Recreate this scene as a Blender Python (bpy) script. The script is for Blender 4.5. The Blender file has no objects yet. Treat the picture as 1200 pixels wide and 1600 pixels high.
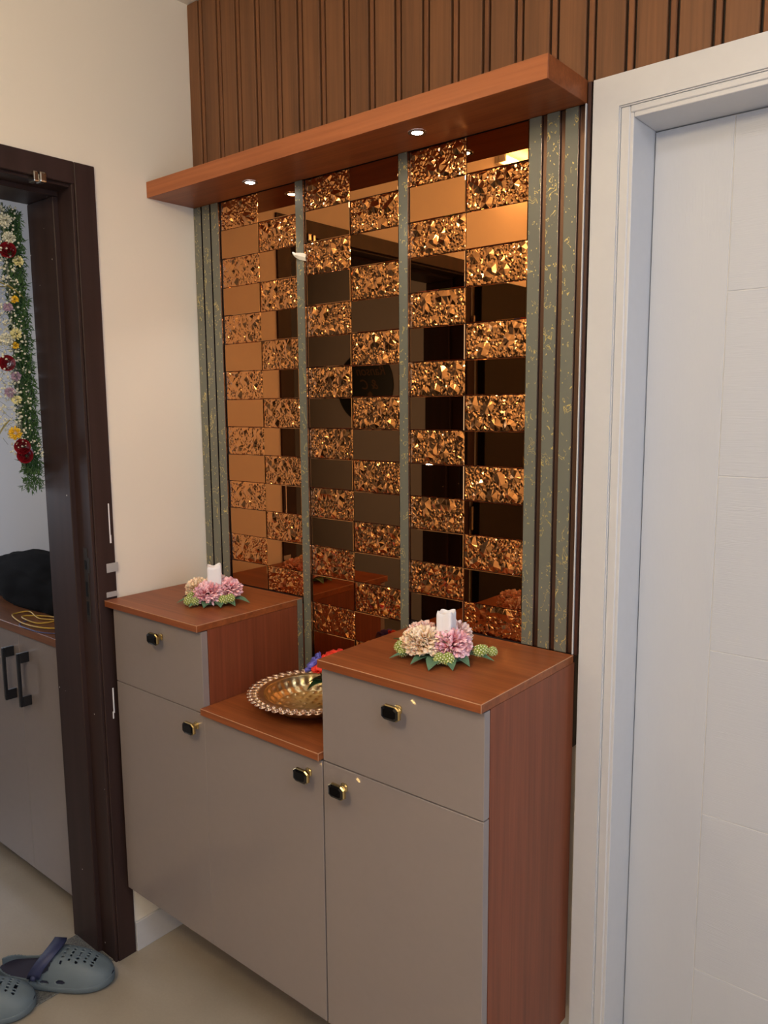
import bpy, bmesh, math, random
from mathutils import Vector, Matrix, noise
from mathutils.geometry import delaunay_2d_cdt
random.seed(7)
S = bpy.context.scene
COL = S.collection
PI = math.pi

# ---------------------------------------------------------------- camera
cd = bpy.data.cameras.new('camera'); cam = bpy.data.objects.new('camera', cd); COL.objects.link(cam)
cd.sensor_fit = 'VERTICAL'; cd.sensor_height = 36.0; cd.lens = 36.0 * 1228.6 / 1600.0
cd.clip_start = 0.02
r_, u_, f_ = (0.76953939, 0.6385555, -0.00748321), (-0.07954006, 0.10746949, 0.99102154), (-0.63362647, 0.76203489, -0.13349275)
cam.matrix_world = Matrix(((r_[0], u_[0], -f_[0], 1.8577), (r_[1], u_[1], -f_[1], -1.4191), (r_[2], u_[2], -f_[2], 1.5259), (0, 0, 0, 1)))
S.camera = cam

# ---------------------------------------------------------------- world, light, exposure
w = bpy.data.worlds.new('world'); S.world = w; w.use_nodes = True
w.node_tree.nodes['Background'].inputs[0].default_value = (0.62, 0.74, 1.0, 1)
w.node_tree.nodes['Background'].inputs[1].default_value = 0.6
S.view_settings.view_transform = 'Standard'; S.view_settings.look = 'None'
S.view_settings.gamma = 1.0; S.view_settings.use_curve_mapping = False
S.view_settings.exposure = 0.0

def area(name, loc, rot, sx, sy, power, color):
    d = bpy.data.lights.new(name, 'AREA'); d.shape = 'RECTANGLE'; d.size = sx; d.size_y = sy
    d.energy = power; d.color = color
    o = bpy.data.objects.new(name, d); COL.objects.link(o); o.location = loc; o.rotation_euler = rot
    return o
# daylight through the foyer's big window (right wall), and through the window of the room beyond the doorway
area('window_daylight', (3.06, -1.25, 1.50), (0, PI/2, 0), 1.3, 1.7, 15, (0.68, 0.80, 1.0))
area('added_cool_ceiling_fill', (2.45, -1.35, 2.57), (0, 0, 0), 0.5, 0.5, 17, (0.78, 0.87, 1.0))  # unseen cool panel, added so more of the light falls from above
area('hall_window_daylight', (-2.62, -1.01, 1.45), (0, -PI/2, 0), 1.05, 1.1, 13, (0.86, 0.90, 1.0))
pd = bpy.data.lights.new('added_warm_fill', 'POINT'); pd.energy = 44; pd.color = (1.0, 0.78, 0.50); pd.shadow_soft_size = 0.10  # added warm point light without a fixture, out of view, lifts the upper walls
po = bpy.data.objects.new('added_warm_fill', pd); COL.objects.link(po); po.location = (1.25, -1.85, 2.32)

# ---------------------------------------------------------------- materials
def lin(c):
    out = []
    for v in c:
        v /= 255.0
        out.append(v / 12.92 if v <= 0.04045 else ((v + 0.055) / 1.055) ** 2.4)
    return (*out, 1.0)

class M:
    """small node helper"""
    def __init__(s, name):
        s.m = bpy.data.materials.new(name); s.m.use_nodes = True
        s.t = s.m.node_tree; s.b = s.t.nodes['Principled BSDF']
    def n(s, kind, **kw):
        x = s.t.nodes.new(kind)
        for k, v in kw.items():
            if k in x.inputs: x.inputs[k].default_value = v
            else: setattr(x, k, v)
        return x
    def l(s, a, b): s.t.links.new(a, b)
    def set(s, **kw):
        for k, v in kw.items(): s.b.inputs[k.replace('_', ' ')].default_value = v
        return s
    def coord(s, scale=(1, 1, 1), rot=(0, 0, 0), rand=False):
        tc = s.n('ShaderNodeTexCoord'); mp = s.n('ShaderNodeMapping')
        mp.inputs['Scale'].default_value = scale; mp.inputs['Rotation'].default_value = rot
        if rand:
            oi = s.n('ShaderNodeObjectInfo'); add = s.n('ShaderNodeVectorMath', operation='MULTIPLY_ADD')
            add.inputs[1].default_value = (7.3, 5.1, 9.7)
            s.l(oi.outputs['Random'], add.inputs[0]); s.l(tc.outputs['Object'], add.inputs[2]); s.l(add.outputs[0], mp.inputs['Vector'])
        else: s.l(tc.outputs['Object'], mp.inputs['Vector'])
        return mp.outputs['Vector']
    def noise(s, vec, scale=5, detail=4, rough=0.5, dist=0.0):
        x = s.n('ShaderNodeTexNoise'); x.inputs['Scale'].default_value = scale
        x.inputs['Detail'].default_value = detail; x.inputs['Roughness'].default_value = rough; x.inputs['Distortion'].default_value = dist
        s.l(vec, x.inputs['Vector']); return x.outputs['Fac']
    def ramp(s, fac, stops, interp='LINEAR'):
        r = s.n('ShaderNodeValToRGB'); r.color_ramp.interpolation = interp
        e = r.color_ramp.elements
        while len(e) < len(stops): e.new(0.5)
        for i, (p, c) in enumerate(stops): e[i].position = p; e[i].color = c if len(c) == 4 else (*c, 1)
        s.l(fac, r.inputs['Fac']); return r.outputs['Color']
    def mix(s, fac, a, b, blend='MIX'):
        x = s.n('ShaderNodeMix', data_type='RGBA', blend_type=blend)
        for sock, v in ((x.inputs[0], fac), (x.inputs[6], a), (x.inputs[7], b)):
            if hasattr(v, 'is_output') or hasattr(v, 'links'): s.l(v, sock)
            else: sock.default_value = v
        return x.outputs[2]
    def math(s, op, a, b=0.5):
        x = s.n('ShaderNodeMath', operation=op)
        for i, v in enumerate((a, b)):
            if hasattr(v, 'links'): s.l(v, x.inputs[i])
            else: x.inputs[i].default_value = v
        return x.outputs[0]
    def bump(s, h, strength=0.2, dist=0.002):
        b = s.n('ShaderNodeBump'); b.inputs['Strength'].default_value = strength; b.inputs['Distance'].default_value = dist
        s.l(h, b.inputs['Height']); s.l(b.outputs['Normal'], s.b.inputs['Normal'])
    def col(s, c): s.l(c, s.b.inputs['Base Color'])

def plain(name, c, rough=0.5, metal=0.0, spec=0.5, coat=0.0, **kw):
    m = M(name); m.set(Base_Color=lin(c), Roughness=rough, Metallic=metal, Specular_IOR_Level=spec, Coat_Weight=coat)
    v = m.coord((1, 1, 1)); n = m.noise(v, 60, 3)
    m.col(m.mix(n, lin([x * .985 for x in c]), lin([min(255, x * 1.01) for x in c])))
    return m.m

def wall_paint(name, c, spots=False):
    m = M(name); v = m.coord()
    n1 = m.noise(v, 1.3, 3); n2 = m.noise(v, 90, 4)
    a = m.mix(n1, lin([x * .975 for x in c]), lin([min(255, x * 1.01) for x in c]))
    m.col(a); m.set(Roughness=0.72, Specular_IOR_Level=0.3); m.bump(n2, 0.08, 0.002); return m.m

def wood(name, c1, c2, axis, rough=0.38, fine=1.0, spec=0.5, rand=False):
    m = M(name); sc = [26, 26, 26]; sc[axis] = 1.6
    v = m.coord(sc, rand=rand); n1 = m.noise(v, 1.0, 6, 0.62, 0.6)
    sc2 = [150, 150, 150]; sc2[axis] = 3.0
    v2 = m.coord(sc2, rand=rand); n2 = m.noise(v2, 1.0, 3)
    a = m.ramp(n1, [(0.30, lin(c1)), (0.72, lin(c2))])
    g = m.ramp(n2, [(0.35, (0.78, 0.78, 0.78, 1)), (0.6, (1, 1, 1, 1))])
    m.col(m.mix(0.75 * fine, a, g, 'MULTIPLY')); m.set(Roughness=rough, Specular_IOR_Level=spec)
    m.bump(n2, 0.06, 0.001); return m.m

def bronze(name, c, rough, bump=False):
    m = M(name); m.set(Base_Color=lin(c), Metallic=1.0, Roughness=rough)
    if bump:
        v = m.coord(rand=True); vo = m.n('ShaderNodeTexVoronoi', Scale=210.0); m.l(v, vo.inputs['Vector'])
        m.bump(vo.outputs['Distance'], 0.35, 0.0012)
    return m.m

def speckled():
    m = M('speckled_strip'); v = m.coord((1, 1, 0.72), rand=True)
    n1 = m.noise(v, 62, 1.5, 0.6, 1.2); n2 = m.noise(v, 30, 1, 0.5)
    ring = m.math('LESS_THAN', m.math('ABSOLUTE', m.math('SUBTRACT', n1, 0.62)), 0.015)
    mask = m.math('GREATER_THAN', n2, 0.47)
    vo = m.n('ShaderNodeTexVoronoi', Scale=170.0); m.l(v, vo.inputs['Vector'])
    sep = m.n('ShaderNodeSeparateColor'); m.l(vo.outputs['Color'], sep.inputs[0])
    dots = m.math('MULTIPLY', m.math('LESS_THAN', vo.outputs['Distance'], 0.20), m.math('GREATER_THAN', sep.outputs[0], 0.72))
    f = m.math('MAXIMUM', m.math('MULTIPLY', ring, mask), dots)
    m.col(m.mix(f, lin((107, 108, 97)), lin((218, 200, 128))))
    m.l(m.math('MULTIPLY', f, 0.6), m.b.inputs['Metallic'])
    m.set(Roughness=0.32); m.bump(m.math('SUBTRACT', 1.0, f), 0.5, 0.0012); return m.m

def dark_frame():
    m = M('dark_brown_frame'); v = m.coord((30, 30, 1.5)); n = m.noise(v, 1, 4)
    v2 = m.coord(); vo = m.n('ShaderNodeTexVoronoi', Scale=26.0); m.l(v2, vo.inputs['Vector'])
    sep = m.n('ShaderNodeSeparateColor'); m.l(vo.outputs['Color'], sep.inputs[0])
    sp = m.math('MULTIPLY', m.math('LESS_THAN', vo.outputs['Distance'], 0.055), m.math('GREATER_THAN', sep.outputs[0], 0.55))
    a = m.ramp(n, [(0.3, lin((46, 33, 31))), (0.7, lin((58, 42, 40)))])
    m.col(m.mix(sp, a, lin((205, 198, 190)))); m.set(Roughness=0.5, Specular_IOR_Level=0.22); m.bump(n, 0.05, 0.001); return m.m

def floor_mat():
    m = M('porcelain_floor'); v = m.coord(); n = m.noise(v, 3.2, 6, 0.6, 0.4); n2 = m.noise(v, 160, 2)
    a = m.ramp(n, [(0.3, lin((158, 149, 136))), (0.7, lin((171, 162, 149)))])
    m.col(m.mix(0.12, a, n2, 'MULTIPLY')); m.set(Roughness=0.28, Specular_IOR_Level=0.4); return m.m

def granite():
    m = M('granite_sill'); v = m.coord(); n = m.noise(v, 220, 3); m.col(m.ramp(n, [(0.35, lin((70, 72, 74))), (0.65, lin((120, 120, 116)))])); m.set(Roughness=0.4); return m.m

def hammered(name, c, rough, scale=0):
    m = M(name); m.set(Base_Color=lin(c), Metallic=1.0, Roughness=rough); v = m.coord(); n = m.noise(v, 40, 3)
    m.col(m.mix(n, lin([x * .85 for x in c]), lin([min(255, x * 1.1) for x in c]))); return m.m

def petal(name, base, tip):
    """colour runs from the flower's heart to its petal tips (distance from the flower's own centre)"""
    m = M(name); tc = m.n('ShaderNodeTexCoord'); ln = m.n('ShaderNodeVectorMath', operation='LENGTH'); m.l(tc.outputs['Object'], ln.inputs[0])
    m.col(m.ramp(m.math('MULTIPLY', ln.outputs['Value'], 20.0), [(0.22, lin(base)), (0.60, lin(tip))]))
    m.set(Roughness=0.7, Specular_IOR_Level=0.2); m.b.inputs['Subsurface Weight'].default_value = 0.35; m.b.inputs['Subsurface Radius'].default_value = (.01, .005, .004)
    return m.m

def emit(name, c, strength):
    m = M(name); m.set(Base_Color=(1, 1, 1, 1)); m.b.inputs['Emission Color'].default_value = c; m.b.inputs['Emission Strength'].default_value = strength; return m.m

def door_white(name, axis):
    m = M(name); sc = [700, 700, 700]; sc[axis] = 14; v = m.coord(sc); n = m.noise(v, 1, 2)
    m.set(Base_Color=lin((189, 192, 199)), Roughness=0.45); m.bump(n, 0.35, 0.0012); return m.m

MT = dict(
    wall=wall_paint('cream_wall_paint', (230, 222, 208)), hall=wall_paint('hall_wall_paint', (205, 206, 210)),
    ceil=wall_paint('ceiling_paint', (226, 218, 204)), skirt=plain('skirting_tile', (196, 196, 200), 0.3),
    floor=floor_mat(), granite=granite(), frame=dark_frame(),
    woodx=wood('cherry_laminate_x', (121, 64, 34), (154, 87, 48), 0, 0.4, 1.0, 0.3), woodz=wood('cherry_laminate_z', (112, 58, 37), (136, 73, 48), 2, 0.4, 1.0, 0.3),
    woody=wood('cherry_laminate_y', (124, 62, 36), (152, 82, 48), 1),
    slat=wood('walnut_slat', (104, 71, 48), (130, 88, 58), 2, 0.5, 1.0, 0.25, rand=True), slatback=plain('slat_groove', (40, 30, 24), 0.7),
    batten=wood('walnut_batten', (108, 70, 46), (134, 88, 56), 2, 0.5, 1.0, 0.25, rand=True),
    taupe=plain('taupe_gloss_laminate', (134, 124, 121), 0.15, 0, 0.5, 0.0), taupe_edge=plain('taupe_edge_band', (178, 172, 170), 0.3),
    mirror=bronze('bronze_mirror', (186, 130, 80), 0.015), crinkle=bronze('crinkled_bronze_glass', (208, 144, 88), 0.13, False),
    strip=speckled(), silver=plain('silver_edging', (150, 145, 150), 0.25, 1.0), bronzebar=plain('bronze_metal_bar', (108, 84, 70), 0.33, 0.9),
    board=plain('dark_backing', (46, 30, 24), 0.6), darkwood=plain('dark_red_edge', (62, 34, 28), 0.4), white=plain('white_gloss_paint', (199, 199, 201), 0.35),
    doorv=door_white('white_door_vertical_grain', 2), doorh=door_white('white_door_horizontal_grain', 0), groove=plain('door_groove', (214, 214, 214), 0.5),
    gold=plain('polished_gold', (206, 184, 132), 0.14, 1.0), black=plain('black_enamel', (16, 14, 13), 0.12, 0, 0.6), blackh=plain('black_handle', (22, 23, 28), 0.35),
    brass=hammered('hammered_brass', (212, 192, 146), 0.34), rim=hammered('rose_brass', (226, 204, 186), 0.3),
    chrome=plain('chrome', (190, 180, 165), 0.15, 1.0), cloth=plain('black_bag_cloth', (9, 9, 12), 0.9, 0, 0.12), print_=plain('bag_print', (92, 88, 74), 0.5),
    yellow=plain('yellow_cable', (196, 160, 62), 0.45), bluec=plain('blue_cable', (72, 80, 130), 0.45),
    wax=plain('white_wax', (232, 230, 234), 0.45), leaf=plain('fabric_leaf', (84, 118, 92), 0.6), leafd=plain('dark_leaf', (34, 74, 42), 0.4),
    bud=plain('green_bud', (170, 182, 96), 0.6), budtip=plain('cream_bud_tip', (244, 244, 210), 0.6),
    peach=petal('peach_petal', (255, 206, 134), (255, 230, 204)), pink=petal('pink_petal', (248, 120, 140), (254, 206, 214)), blush=petal('blush_petal', (252, 190, 176), (255, 226, 218)),
    blue=plain('blue_petal', (108, 108, 214), 0.5), red=plain('red_petal', (226, 52, 34), 0.5), rose=plain('red_rose', (150, 22, 36), 0.5),
    fern=plain('asparagus_fern', (52, 86, 40), 0.7), gyp=plain('white_gypsophila', (214, 212, 190), 0.7), stem=plain('stem', (96, 104, 84), 0.7),
    ylw=plain('yellow_chrysanthemum', (232, 184, 30), 0.6), crm=plain('cream_petal', (222, 212, 150), 0.6), lil=plain('lilac_petal', (170, 142, 162), 0.6), vleaf=plain('yellow_edged_leaf', (150, 140, 74), 0.5),
    croc=plain('slate_blue_foam', (98, 112, 122), 0.6), navy=plain('navy_foam', (48, 54, 88), 0.55), foot=plain('dark_footbed', (40, 38, 58), 0.7),
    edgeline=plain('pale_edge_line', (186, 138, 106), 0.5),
    lens=emit('downlight_lens', (1.0, 0.95, 0.92, 1), 60), tube=emit('warm_lamp', (1.0, 0.78, 0.48, 1), 85),
    signd=plain('sign_disc', (22, 34, 34), 0.4), gold2=plain('gold_lettering', (120, 90, 56), 0.4), paper=plain('white_paper', (214, 206, 190), 0.7), tape=plain('milky_tape', (168, 166, 166), 0.3),
    glassw=plain('window_frame_white', (225, 225, 225), 0.4), leafdoor=wood('dark_door_leaf', (20, 15, 14), (28, 20, 19), 2, 0.5, 1.0, 0.2),
)

# ---------------------------------------------------------------- helpers
def tag(o, label=None, cat=None, group=None, kind=None):
    if label: o['label'] = label
    if cat: o['category'] = cat
    if group: o['group'] = group
    if kind: o['kind'] = kind
    return o

def thing(name, loc, label=None, cat=None, group=None, kind=None):
    o = bpy.data.objects.new(name, None); COL.objects.link(o); o.location = loc; o.empty_display_size = 0.05
    o['wloc'] = list(loc)
    return tag(o, label, cat, group, kind)

def wl(o): return Vector(o['wloc'])

def obj(name, bm, mat, parent=None, smooth=False, label=None, kind=None, loc=None):
    """bm is in world coordinates; it becomes ONE mesh object (origin at its parent's origin, or at loc)"""
    org = Vector(loc) if loc is not None else (wl(parent) if parent else Vector((0, 0, 0)))
    if org.length: bmesh.ops.translate(bm, verts=bm.verts, vec=-org)
    me = bpy.data.meshes.new(name); bm.to_mesh(me); bm.free()
    if smooth: me.polygons.foreach_set('use_smooth', [True] * len(me.polygons))
    for m in (mat if isinstance(mat, (list, tuple)) else [mat]): me.materials.append(m)
    o = bpy.data.objects.new(name, me); COL.objects.link(o); o['wloc'] = list(org)
    if parent: o.parent = parent; o.location = org - wl(parent)
    else: o.location = org
    return tag(o, label, None, None, kind)

def box(bm, x0, x1, y0, y1, z0, z1, bev=0.0, seg=1):
    r = bmesh.ops.create_cube(bm, size=1.0); vs = r['verts']
    bmesh.ops.scale(bm, verts=vs, vec=(abs(x1 - x0), abs(y1 - y0), abs(z1 - z0)))
    bmesh.ops.translate(bm, verts=vs, vec=((x0 + x1) / 2, (y0 + y1) / 2, (z0 + z1) / 2))
    if bev > 0:
        es = list({e for v in vs for e in v.link_edges})
        bmesh.ops.bevel(bm, geom=es, offset=bev, segments=seg, profile=0.6, affect='EDGES')
    return bm

def B(*a, **k): return box(bmesh.new(), *a, **k)

def lathe(bm, prof, c, n=48, M4=None):
    """prof: list of (r, z); revolve about z through c"""
    rings = []
    for r, z in prof:
        if r < 1e-6: rings.append([bm.verts.new((c[0], c[1], c[2] + z))])
        else: rings.append([bm.verts.new((c[0] + r * math.cos(2 * PI * i / n), c[1] + r * math.sin(2 * PI * i / n), c[2] + z)) for i in range(n)])
    for a, b in zip(rings, rings[1:]):
        for i in range(n):
            j = (i + 1) % n
            if len(a) == 1 and len(b) == 1: continue
            if len(a) == 1: bm.faces.new((a[0], b[j], b[i]))
            elif len(b) == 1: bm.faces.new((a[i], a[j], b[0]))
            else: bm.faces.new((a[i], a[j], b[j], b[i]))
    return bm

def tube(bm, pts, r, n=6, closed=False):
    pts = [Vector(p) for p in pts]; rings = []
    for i, p in enumerate(pts):
        t = (pts[min(i + 1, len(pts) - 1)] - pts[max(i - 1, 0)]).normalized()
        a = t.orthogonal().normalized() if i == 0 else (prev - t * prev.dot(t)).normalized()
        prev = a; b = t.cross(a); rr = r[i] if isinstance(r, (list, tuple)) else r
        rings.append([bm.verts.new(p + (a * math.cos(2 * PI * k / n) + b * math.sin(2 * PI * k / n)) * rr) for k in range(n)])
    for x, y in zip(rings, rings[1:]):
        for k in range(n): bm.faces.new((x[k], x[(k + 1) % n], y[(k + 1) % n], y[k]))
    bm.faces.new(rings[0][::-1]); bm.faces.new(rings[-1])
    return bm

def smooth_path(pts, sub=6):
    """Catmull-Rom through pts"""
    P = [Vector(p) for p in pts]; P = [P[0] * 2 - P[1]] + P + [P[-1] * 2 - P[-2]]; out = []
    for i in range(1, len(P) - 2):
        for k in range(sub):
            t = k / sub; a, b, c, d = P[i - 1:i + 3]
            out.append(0.5 * ((2 * b) + (c - a) * t + (2 * a - 5 * b + 4 * c - d) * t * t + (3 * b - a - 3 * c + d) * t ** 3))
    out.append(P[-2]); return out

def instance(src, name, parent, loc, scale=None, rz=0, label=None):
    o = src.copy(); o.name = name; COL.objects.link(o); o.parent = parent
    o.location = Vector(loc) - wl(parent)
    if scale: o.scale = scale
    o['wloc'] = list(loc)
    return o

def struct(name, bm, m, **k):
    o = obj(name, bm, m, **k); o['kind'] = 'structure'; return o

# ---------------------------------------------------------------- room shell
ZC = 2.60; WT = 0.20
struct('floor', B(-2.8, 3.3, -3.2, 0.2, -0.08, 0.0), MT['floor'])
struct('ceiling', B(-2.8, 3.3, -3.2, 0.2, ZC, ZC + 0.1), MT['ceil'])
YB = 0.02
bm = bmesh.new()
box(bm, -2.6, 1.20, YB, 0.22, 0, ZC); box(bm, 2.2, 3.3, YB, 0.22, 0, ZC); box(bm, 1.20, 2.2, YB, 0.22, 2.09, ZC)
struct('wall_back', bm, MT['wall'])
bm = bmesh.new()
box(bm, -WT, 0, -0.312, YB, 0, ZC); box(bm, -WT, 0, -3.0, -1.39, 0, ZC); box(bm, -WT, 0, -1.39, -0.312, 2.112, ZC)
struct('wall_left', bm, MT['wall'])
# right wall with the big window
bm = bmesh.new()
box(bm, 3.1, 3.3, -0.35, YB, 0, ZC); box(bm, 3.1, 3.3, -3.0, -2.15, 0, ZC); box(bm, 3.1, 3.3, -2.15, -0.35, 2.25, ZC); box(bm, 3.1, 3.3, -2.15, -0.35, 0, 0.80)
struct('wall_right', bm, MT['wall'])
wn = thing('window_1', (3.12, -1.25, 0.80), kind='structure')
obj('window_frame', box(box(box(bmesh.new(), 3.11, 3.17, -2.15, -2.10, 0.80, 2.25), 3.11, 3.17, -0.40, -0.35, 0.80, 2.25), 3.11, 3.17, -1.275, -1.225, 0.80, 2.25), MT['glassw'], wn)
obj('window_rail', box(B(3.11, 3.17, -2.10, -0.40, 2.20, 2.25), 3.11, 3.17, -2.10, -0.40, 0.80, 0.85), MT['glassw'], wn)
struct('wall_front', B(-0.2, 3.3, -3.2, -3.0, 0, ZC), MT['wall'])
# the hall seen through the dark doorway
bm = bmesh.new(); box(bm, -2.8, -2.6, -3.2, -1.61, 0, ZC); box(bm, -2.8, -2.6, -0.41, 0.22, 0, ZC); box(bm, -2.8, -2.6, -1.61, -0.41, 0, 0.9); box(bm, -2.8, -2.6, -1.61, -0.41, 2.0, ZC)
struct('wall_hall_left', bm, MT['hall'])
struct('wall_hall_front', B(-2.6, -0.2, -3.2, -3.0, 0, ZC), MT['hall'])
w2 = thing('window_2', (-2.65, -1.01, 0.9), kind='structure')
obj('window_frame', box(B(-2.70, -2.65, -1.609, -1.57, 0.901, 1.999), -2.70, -2.65, -0.45, -0.411, 0.901, 1.999), MT['glassw'], w2)
obj('window_rail', box(B(-2.70, -2.65, -1.569, -0.451, 0.901, 0.94), -2.70, -2.65, -1.569, -0.451, 1.96, 1.999), MT['glassw'], w2)
struct('wall_hall_back', B(-2.6, -WT, YB - 0.012, YB - 0.0005, 0, ZC), MT['hall'])
# skirting below the shoe cabinet, granite sill in the doorway
sk = thing('baseboard_left', (0.004, -0.15, 0), kind='structure')
obj('skirting_tile', B(0.0005, 0.009, -0.3005, 0.0185, 0, 0.087, 0.001), MT['skirt'], sk)
struct('baseboard_back', B(0.0095, 1.18, 0.0105, 0.0195, 0, 0.087, 0.001), MT['skirt'])
struct('trim_1', B(-0.19, -0.012, -1.335, -0.366, 0.0, 0.004, 0.001), MT['granite'])

# ---------------------------------------------------------------- dark door frame in the left wall (door_1)
d1 = thing('door_1', (0, -0.30, 0), kind='structure')
YO, YI, YS = -0.303, -0.357, -0.366          # casing outer / inner edge, stop
YFo, YFi = -1.400, -1.345
ZO, ZI = 2.118, 2.066
bm = B(-0.008, 0.006, YI, YO, 0, ZO, 0.0015)
obj('casing', bm, MT['frame'], d1)
obj('casing', B(-0.008, 0.006, YFo, YFi, 0, ZO, 0.0015), MT['frame'], d1)
obj('casing', B(-0.008, 0.006, YFi + .0005, YI - .0005, ZI, ZO, 0.0015), MT['frame'], d1)
# inner bead, rebate and stop
obj('jamb', box(box(box(bmesh.new(), -0.014, 0.002, YI - 0.008, YI - 0.0005, 0, ZI, 0.001), -0.07, -0.015, YI - 0.006, -0.312, 0, ZI, 0.001), -WT - 0.002, -0.0705, YI - 0.019, -0.312, 0, ZI - 0.018, 0.002), MT['frame'], d1)
obj('jamb', box(box(bmesh.new(), -0.07, -0.009, YFi, YFi + 0.006, 0, ZI, 0.001), -WT - 0.002, -0.0705, YFo + .02, YFi + 0.018, 0, ZI - 0.018, 0.002), MT['frame'], d1)
obj('head', box(box(bmesh.new(), -0.07, -0.009, YFi, YI - 0.006, ZI - 0.006, ZI + 0.04, 0.001), -WT - 0.002, -0.0705, YFo + 0.05, YI, ZI - 0.0175, ZI + 0.04, 0.002), MT['frame'], d1)
# lock strikes in the rebate
sy = YI - 0.0064
obj('strike_plate', box(box(bmesh.new(), -0.046, -0.026, sy - .001, sy + .0005, 0.965, 1.165, 0.0008), -0.028, -0.016, sy - .002, sy + .0005, 1.10, 1.14, 0.0008), plain('strike_plate_metal', (76, 70, 66), 0.35, 0.8), d1)
bm = bmesh.new()
for z0, z1 in ((1.108, 1.132), (1.035, 1.075), (0.985, 1.022)): box(bm, -0.041, -0.031, sy - .0014, sy, z0, z1)
obj('strike_slot', bm, MT['black'], d1)
# paint streaks and tape scraps left on the casing
for (y0, y1, z0, z1) in ((-0.3165, -0.313, 1.195, 1.28), (-0.3165, -0.3115, 1.175, 1.197), (-0.3330, -0.3290, 0.715, 0.785), (-0.3355, -0.3320, 0.70, 0.72), (-0.313, -0.309, 0.375, 0.39)):
    obj('paint_streak', B(0.0055, 0.0068, y0, y1, z0, z1, 0.0005), MT['wax'], d1, label='thin white paint streak')
for (y0, y1, z0, z1) in ((-0.330, -0.2965, 1.098, 1.122), (-0.334, -0.303, 1.032, 1.046)):
    obj('tape_scrap', B(0.0055, 0.0072, y0, y1, z0, z1, 0.0005), MT['tape'], d1, label='scrap of milky adhesive tape')
# little catch under the head
cx, cy, cz = 0.004, -0.449, 2.064
bm = bmesh.new(); box(bm, -0.012, 0.016, cy - 0.016, cy - 0.004, cz - 0.014, cz + 0.010, 0.003, 2); box(bm, -0.012, 0.014, cy + 0.0, cy + 0.017, cz - 0.012, cz + 0.012, 0.004, 2); box(bm, -0.01, 0.008, cy - 0.006, cy + 0.003, cz - 0.010, cz + 0.006)
obj('door_catch', bm, MT['chrome'], d1, label='small shiny nickel catch')
# the leaf, open flat against the wall (seen in the mirror tiles)
lf = obj('door_leaf', B(0.012, 0.05, -2.36, -1.410, 0.01, 2.055, 0.002), MT['leafdoor'], d1)
for z in (0.25, 1.0, 1.8): obj('hinge', lathe(bmesh.new(), [(0, 0), (.008, 0), (.008, .1), (0, .1)], (0.016, -1.3995, z), 10), MT['chrome'], d1)

# ---------------------------------------------------------------- white door in the back wall (door_2)
d2 = thing('door_2', (1.7, 0, 0), kind='structure')
XL, XR = 1.186, 2.215
obj('casing', B(XL, 1.2355, -0.008, YB + .0005, 0, 2.0525), MT['white'], d2)
obj('casing', B(XR - .05, XR, -0.008, YB + .0005, 0, 2.0525), MT['white'], d2)
obj('casing_head', B(XL, XR, -0.008, YB + .0005, 2.0525, 2.107), MT['white'], d2)
obj('groove_backing', box(box(B(1.2356, 1.2374, -0.0045, YB, 0, 2.051), 2.163, 2.1649, -0.0045, YB, 0, 2.051), 1.2356, 2.1649, -0.0045, YB, 2.0501, 2.0524), MT['white'], d2)
obj('jamb', box(B(1.2375, 1.2545, -0.003, 0.22, 0, 2.050, 0.0015), 1.25, 1.2605, 0.0, 0.22, 0, 2.045, 0.001), MT['white'], d2)
obj('jamb', B(2.145, XR - .052, -0.003, 0.22, 0, 2.050, 0.0015), MT['white'], d2)
obj('head', box(B(1.255, 2.1445, -0.003, 0.22, 2.038, 2.050, 0.0015), 1.261, 2.144, 0.0, 0.22, 2.030, 2.04, 0.001), MT['white'], d2)
YL = 0.10
obj('leaf_core', B(1.262, 2.143, YL + 0.0012, YL + 0.045, 0.005, 2.028), MT['groove'], d2)
obj('stile', B(1.262, 1.4025, YL, YL + 0.0011, 0.005, 2.028, 0.0005), MT['doorv'], d2)
obj('stile', B(2.003, 2.143, YL, YL + 0.0011, 0.005, 2.028, 0.0005), MT['doorv'], d2)
zs = [0.005, 0.055, 0.390, 0.724, 1.057, 1.392, 1.726, 2.028]
for a, b in zip(zs, zs[1:]): obj('door_panel', B(1.4042, 2.0013, YL, YL + 0.0011, a + 0.0009, b - 0.0009, 0.0006), MT['doorh'], d2)

# ---------------------------------------------------------------- slatted walnut cladding above
sp = thing('slatted_wall_panel', (0, YB, 2.11), 'dark walnut slatted cladding running above the canopy and white doorway to the ceiling', 'wall panel')
bm = box(B(0.0005, 1.172, 0.010, YB - .0005, 2.075, ZC - .001), 1.172, 2.35, 0.010, YB - .0005, 2.109, ZC - .001)
obj('backing_panel', bm, MT['slatback'], sp)
pitch = 0.0747; first = 0.046
k = 0; base_board = base_bat = None
def zb(x): return 2.1135 if x < 1.172 else 2.109
x = first - pitch + 0.016
while x < 2.33:
    x0 = max(x + 0.0026, 0.001); x1 = x + pitch - 0.016 - 0.0026
    obj('board', B(x0, x1, 0.0, 0.0105, zb(x1), ZC - 0.002, 0.0012), MT['slat'], sp)
    obj('batten', B(x1 + 0.0052, x1 + 0.0158, 0.001, 0.0105, zb(x1 + .016), ZC - 0.002, 0.0015), MT['batten'], sp)
    x += pitch

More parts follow.
